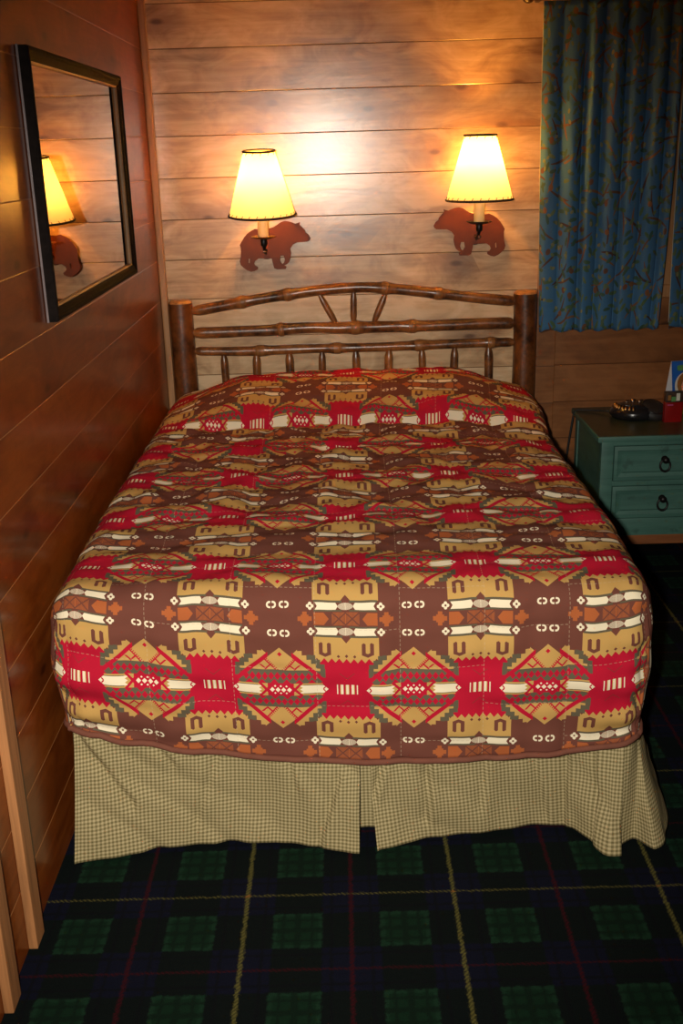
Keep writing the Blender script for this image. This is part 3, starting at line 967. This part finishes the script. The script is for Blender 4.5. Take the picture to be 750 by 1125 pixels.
# ------------------------------------------------------------------ curtains
rod = thing('curtain_rod', 'dark curtain rod with a ball end above the window', 'curtain rod', (1.415, -.075, 2.098))
obj('pole', tube(bmesh.new(), [(0.0, 0, 0), (1.2, 0, 0)], .011, 14), M['rod'], rod, True, 50)
for ex in (0.0, 1.2):
    obj('finial', sph(bmesh.new(), (ex - .008 if ex == 0 else ex + .008, 0, 0), (.022, .020, .020)), M['rod'], rod, True)
for ex in (.035, 1.165):
    obj('bracket', box(bmesh.new(), ex - .008, ex + .008, .0, .075, -.010, .010, .003), M['rod'], rod)
def curtain(name, xt, xb, label, folds, seed, edge_dark=False):
    t = thing(name, label, 'curtain', ((xt[0] + xt[1]) / 2, -.075, .90), 0, 'blue branch print curtains')
    ox, oy, oz = t.location
    NXc, NZc = 150, 60
    def sheet(nm, m, dy, inset, z_lo, parent, fold_back=0):
        vs, fs, uv = [], [], []
        for i in range(NXc + 1):
            s = i / NXc
            ph = seed + s * folds * 2 * PI + .9 * n3(s * 5, seed)
            for r in range(NZc + 1):
                q = r / NZc
                z = 2.0855 + (z_lo - 2.0855) * q
                q_ = q ** 2.6; x = (xt[0] + (xt[1] - xt[0]) * s) * (1 - q_) + (xb[0] + (xb[1] - xb[0]) * s) * q_
                am = (.006 + .010 * sstep(0, .25, q) + .003 * n3(s * 6, q * 2, seed)) * (.8 + .6 * n3(s * 3.3, seed, 2))
                y = -.075 - am * (2 * abs(math.sin(.5 * (ph + .35 * n3(s * 4, q * 2.5, 7)))) ** .8 - 1) + dy
                # scalloped hem follows the folds
                zz = z - (.004 * math.sin(ph) + .003) * q ** 6
                x += .006 * math.cos(ph) * q
                vs.append((x + inset * (1 - 2 * s) - ox, y - oy, zz - oz))
                uv.append(((s * (xt[1] - xt[0]) * 1.45) + seed, z))
        R = NZc + 1; fu = []
        for i in range(NXc):
            for r in range(NZc):
                f = (i * R + r, i * R + r + 1, (i + 1) * R + r + 1, (i + 1) * R + r); fs.append(f); fu.append([uv[k] for k in f])
        o = raw(nm, vs, fs, m, parent, fu)
        md = o.modifiers.new('cloth', 'SOLIDIFY'); md.thickness = .0015; md.offset = 0
        return o
    sheet('cloth', M['curtain'], 0, 0, .906, t)
    ln = sheet('lining', M['lining'], .007, -.001, .93, t); ln['label'] = 'pale cloth lining'
    return t
curtain('curtain', (1.464, 1.972), (1.478, 1.950), 'wide blue curtain panel printed with brown branches, beside the right lamp', 6.5, .4)
curtain('curtain', (1.981, 2.56), (1.993, 2.56), 'blue branch print curtain panel cut off by the photo edge', 7.5, 3.1)

# ------------------------------------------------------------------ nightstand
NX0, NX1, NYF, NYB, NT = 1.634, 2.138, -.494, -.022, .580
ns = thing('nightstand', 'teal painted two drawer nightstand standing beside the bed', 'nightstand', ((NX0 + NX1) / 2, (NYF + NYB) / 2, 0))
nx, ny = (NX0 + NX1) / 2, (NYF + NYB) / 2
def NB(x0, x1, y0, y1, z0, z1, b=.002): return B(x0 - nx, x1 - nx, y0 - ny, y1 - ny, z0, z1, bev=b, seg=2)
tp = obj('top', NB(NX0, NX1, NYF, NYB, NT - .022, NT, .005), M['teal'], ns, True, 40)
ti = obj('top_surface', NB(NX0 + .004, NX1 - .004, NYF + .006, NYB - .002, NT - .002, NT + .0008, 0), M['teal_top'], tp); ti['label'] = 'darker worn top face'
BX0, BX1 = NX0 + .018, NX1 - .018; BF = NYF + .016
for x0 in (BX0, BX1 - .046):
    obj('corner_post', NB(x0, x0 + .046, BF, BF + .045, .0, NT - .022, .004), M['teal'], ns, True, 40)
    obj('corner_post', NB(x0, x0 + .046, NYB - .05, NYB - .004, .0, NT - .022, .003), M['teal'], ns, True, 40)
for x0 in (BX0 + .004, BX1 - .016):
    obj('side_panel', NB(x0, x0 + .012, BF + .04, NYB - .04, .17, NT - .022, .002), M['teal'], ns)
obj('back_panel', NB(BX0 + .03, BX1 - .03, NYB - .018, NYB - .008, .17, NT - .022, .001), M['teal_wear'], ns)
obj('bottom_panel', NB(BX0 + .02, BX1 - .02, BF + .02, NYB - .02, .178, .190, .001), M['runner'], ns)
DX0, DX1 = BX0 + .046, BX1 - .046
obj('drawer_rail', NB(DX0, DX1, BF + .004, BF + .04, .540, NT - .022, .002), M['teal'], ns)
obj('drawer_rail', NB(DX0, DX1, BF + .004, BF + .04, .385, .404, .002), M['teal'], ns)
obj('apron', NB(DX0, DX1, BF + .003, BF + .03, .187, .256, .003), M['teal'], ns, True, 40)
rn = obj('base_runner', NB(DX0 - .0, DX1, BF + .010, BF + .05, .148, .186, .002), M['runner'], ns); rn['label'] = 'unpainted brown wood strip'
def drawer(z0, z1):
    d = obj('drawer', NB(DX0 + .003, DX1 - .003, BF + .001, BF + .35, z0, z1, .003), M['teal'], ns, True, 40)
    bm = bmesh.new()
    # raised field with sloped margins
    x0, x1, a, b = DX0 + .016 - nx, DX1 - .016 - nx, z0 + .016, z1 - .016; yf = BF + .001 - ny; s = .014
    o = [bm.verts.new(p) for p in ((x0, yf, a), (x1, yf, a), (x1, yf, b), (x0, yf, b))]
    o2 = [bm.verts.new(p) for p in ((x0, yf - .005, a), (x1, yf - .005, a), (x1, yf - .005, b), (x0, yf - .005, b))]
    i1 = [bm.verts.new(p) for p in ((x0 + s, yf - .001, a + s), (x1 - s, yf - .001, a + s), (x1 - s, yf - .001, b - s), (x0 + s, yf - .001, b - s))]
    i2 = [bm.verts.new(p) for p in ((x0 + s + .006, yf - .006, a + s + .006), (x1 - s - .006, yf - .006, a + s + .006), (x1 - s - .006, yf - .006, b - s - .006), (x0 + s + .006, yf - .006, b - s - .006))]
    for A_, B_ in ((o, o2), (o2, i1), (i1, i2)):
        for k in range(4): bm.faces.new((A_[k], A_[(k + 1) % 4], B_[(k + 1) % 4], B_[k]))
    bm.faces.new(i2)
    obj('raised_field', bm, M['teal'], d)
    zc = (z0 + z1) / 2
    bm = lathe(bmesh.new(), [(.012, 0), (.013, .003), (.008, .008), (.006, .014), (.011, .018), (.013, .024), (.009, .030), (.003, .032)], 20)
    kb = obj('knob', bm, M['iron'], d, True, 40, loc=(1.885 - nx, yf - .004, zc + .016)); kb.rotation_euler = (PI / 2, 0, 0)
    rg = obj('ring_pull', torus(bmesh.new(), (0, 0, 0), .0185, .0040, 'y', 28, 8, 1.15), M['iron'], d, True, loc=(1.885 - nx, yf - .020, zc - .006)); rg.rotation_euler = (math.radians(-8), 0, 0)
drawer(.406, .538); drawer(.258, .383)

# ------------------------------------------------------------------ on the nightstand
ck = thing('alarm_clock', 'black rounded clock radio lying on the teal nightstand', 'clock', (1.842, -.205, NT), math.radians(-4))
bm = lathe(bmesh.new(), [(.050, 0), (.080, .003), (.090, .016), (.088, .031), (.074, .047), (.046, .057), (.012, .060)], 40)
for v in bm.verts: v.co.x *= 1.08; v.co.y *= .92
body = obj('body', bm, M['black'], ck, True, 60)
bm = lathe(bmesh.new(), [(.036, 0), (.052, .004), (.057, .016), (.052, .030), (.038, .040), (.014, .045)], 32)
sp_ = obj('speaker_dome', bm, M['black_soft'], ck, True, 60, loc=(.058, -.018, .016)); sp_.rotation_euler = (math.radians(24), math.radians(12), 0)
bm = torus(bmesh.new(), (0, 0, .036), .044, .0026, 'z', 32, 6); obj('speaker_ring', bm, M['black'], sp_, True)
bm = bmesh.new()
for k in range(9):
    a = math.radians(168 + k * 11); 
    r0_, r1_ = .080, .066
    tube(bm, [(r0_ * 1.06 * math.cos(a), r0_ * .90 * math.sin(a), .040), (r1_ * 1.06 * math.cos(a), r1_ * .90 * math.sin(a), .055)], .0046, 6)
gr_ = obj('trim_bars', bm, M['brass'], ck, True); gr_['label'] = 'amber metal ribs along the front'
bm = bmesh.new()
for k, (px, py, pz) in enumerate(((-.030, .022, .055), (-.004, .030, .0575), (.020, .020, .0580))):
    lathe(bm, [(.010, 0), (.010, .005), (.007, .008)], 16, (px, py, pz))
obj('buttons', bm, M['steel'], ck, True, 40)
obj('display', box(bmesh.new(), -.045, .012, -.050, -.012, .050, .0590, .003), M['black'], ck, True, 40)
bm = tube(bmesh.new(), [(-.080, .040, .014), (-.105, .065, .012), (-.14, .088, .008), (-.18, .104, .0062), (-.204, .112, .0058), (-.2165, .116, -.006), (-.2225, .118, -.05), (-.234, .124, -.15), (-.246, .138, -.33), (-.244, .15, -.48), (-.235, .15, -.572)], .0042, 8)
obj('power_cord', bm, M['black_soft'], ck, True)

rb = thing('red_carton', 'small upright red carton with dark printed top, in front of the blue card', 'box', (1.962, -.292, NT), math.radians(3))
obj('carton', box(bmesh.new(), -.034, .034, -.013, .013, 0, .078, .002), M['red_pack'], rb, True, 40)
lid = obj('lid', box(bmesh.new(), -.034, .034, -.013, .013, .0785, .118, .002), M['dark_label'], rb, True, 40)
obj('lid_print', B(.006, .020, -.0142, -.0128, .084, .113), M['cream'], lid); obj('lid_print', B(-.012, .004, -.0142, -.0128, .082, .100), M['green_print'], lid); obj('lid_print', B(-.026, -.014, -.0142, -.0128, .086, .106), M['hair_print'], lid)
obj('stripe', B(-.026, -.004, -.0142, -.0128, .066, .071), M['pink_print'], rb)

cd = thing('table_card', 'blue folded table card with a portrait, standing behind the red carton', 'card', (1.998, -.190, NT), math.radians(12))
CH, LEAN, CW = .205, .040, .150
def panel(name, y0, y1, m, th=.0022):
    bm = bmesh.new()
    vs = [(0, y0, 0), (CW, y0, 0), (CW, y1, CH), (0, y1, CH)]
    a = [bm.verts.new(v) for v in vs]; b = [bm.verts.new((v[0], v[1] + th, v[2])) for v in vs]
    bm.faces.new(a); bm.faces.new(list(reversed(b)))
    for k in range(4): bm.faces.new((a[k], a[(k + 1) % 4], b[(k + 1) % 4], b[k]))
    return obj(name, bm, m, cd)
fp = panel('front_leaf', -.0, LEAN, M['blue_card'])
bp = panel('back_leaf', LEAN * 2.2, LEAN + .0025, M['white_card']); bp['label'] = 'white back leaf'
def on_card(name, cx_, cz_, rx, rz, m, off, n=28, sq=2.0):
    """a printed shape on the sloping front leaf"""
    bm = bmesh.new()
    f, bck = [], []
    for k in range(n):
        a = 2 * PI * k / n
        c, s = math.cos(a), math.sin(a)
        x = cx_ + rx * math.copysign(abs(c) ** (2 / sq), c); z = cz_ + rz * math.copysign(abs(s) ** (2 / sq), s)
        y = LEAN * z / CH
        f.append(bm.verts.new((x, y - off, z))); bck.append(bm.verts.new((x, y + .001, z)))
    bm.faces.new(f)
    for k in range(n): bm.faces.new((f[k], f[(k + 1) % n], bck[(k + 1) % n], bck[k]))
    return obj(name, bm, m, fp)
on_card('portrait_ground', .062, .108, .052, .054, M['cream'], .0006)
on_card('portrait_hair', .062, .114, .042, .046, M['hair_print'], .0010)
on_card('portrait_face', .064, .104, .026, .034, M['skin_print'], .0014)
on_card('portrait_shirt', .068, .060, .038, .018, M['pink_print'], .0012, sq=4)
on_card('banner', .066, .178, .044, .011, M['green_print'], .0006, sq=6)
on_card('footer', .075, .022, .074, .022, M['yellow_print'], .0006, sq=12)

# ------------------------------------------------------------------ light and camera
f, p, r, yaw, cx, D = 1170.72, .3272, -.0292, -.0041, .7030, 4.2663
F = Vector((math.sin(yaw) * math.cos(p), math.cos(yaw) * math.cos(p), -math.sin(p)))
R = Vector((math.cos(yaw), -math.sin(yaw), 0)); U = R.cross(F)
R2 = R * math.cos(r) + U * math.sin(r); U2 = -R * math.sin(r) + U * math.cos(r)
cam = bpy.data.cameras.new('camera'); cam.sensor_width = 36; cam.sensor_fit = 'AUTO'; cam.lens = 36 * f / 1125
cam.clip_start = .02
co = bpy.data.objects.new('camera', cam); link(co)
Mx = Matrix((( R2.x, U2.x, -F.x, cx), (R2.y, U2.y, -F.y, -D), (R2.z, U2.z, -F.z, 1.6), (0, 0, 0, 1)))
co.matrix_world = Mx
bpy.context.scene.camera = co

# the camera's own flash, beside the lens
fl = bpy.data.lights.new('flash', 'SPOT'); fl.energy = 300; fl.color = (1.0, .93, .82); fl.spot_size = math.radians(74); fl.spot_blend = 1.0; fl.shadow_soft_size = .022
fo = bpy.data.objects.new('flash', fl); link(fo)
fpos = Vector((cx, -D, 1.6)) - R2 * .095 + U2 * .02
aim = Vector((.54, -1.95, .56)) - fpos
fo.matrix_world = Matrix.Translation(fpos) @ aim.to_track_quat('-Z', 'Y').to_matrix().to_4x4()

wd = bpy.data.worlds.new('night'); bpy.context.scene.world = wd; wd.use_nodes = True
wd.node_tree.nodes['Background'].inputs[0].default_value = (.01, .012, .02, 1); wd.node_tree.nodes['Background'].inputs[1].default_value = 1.0
sc = bpy.context.scene
sc.view_settings.view_transform = 'Standard'; sc.view_settings.look = 'None'; sc.view_settings.exposure = 0.0; sc.view_settings.gamma = 1.0
sc.view_settings.use_curve_mapping = False
sc.cycles.use_denoising = True
sc.cycles.max_bounces = 8
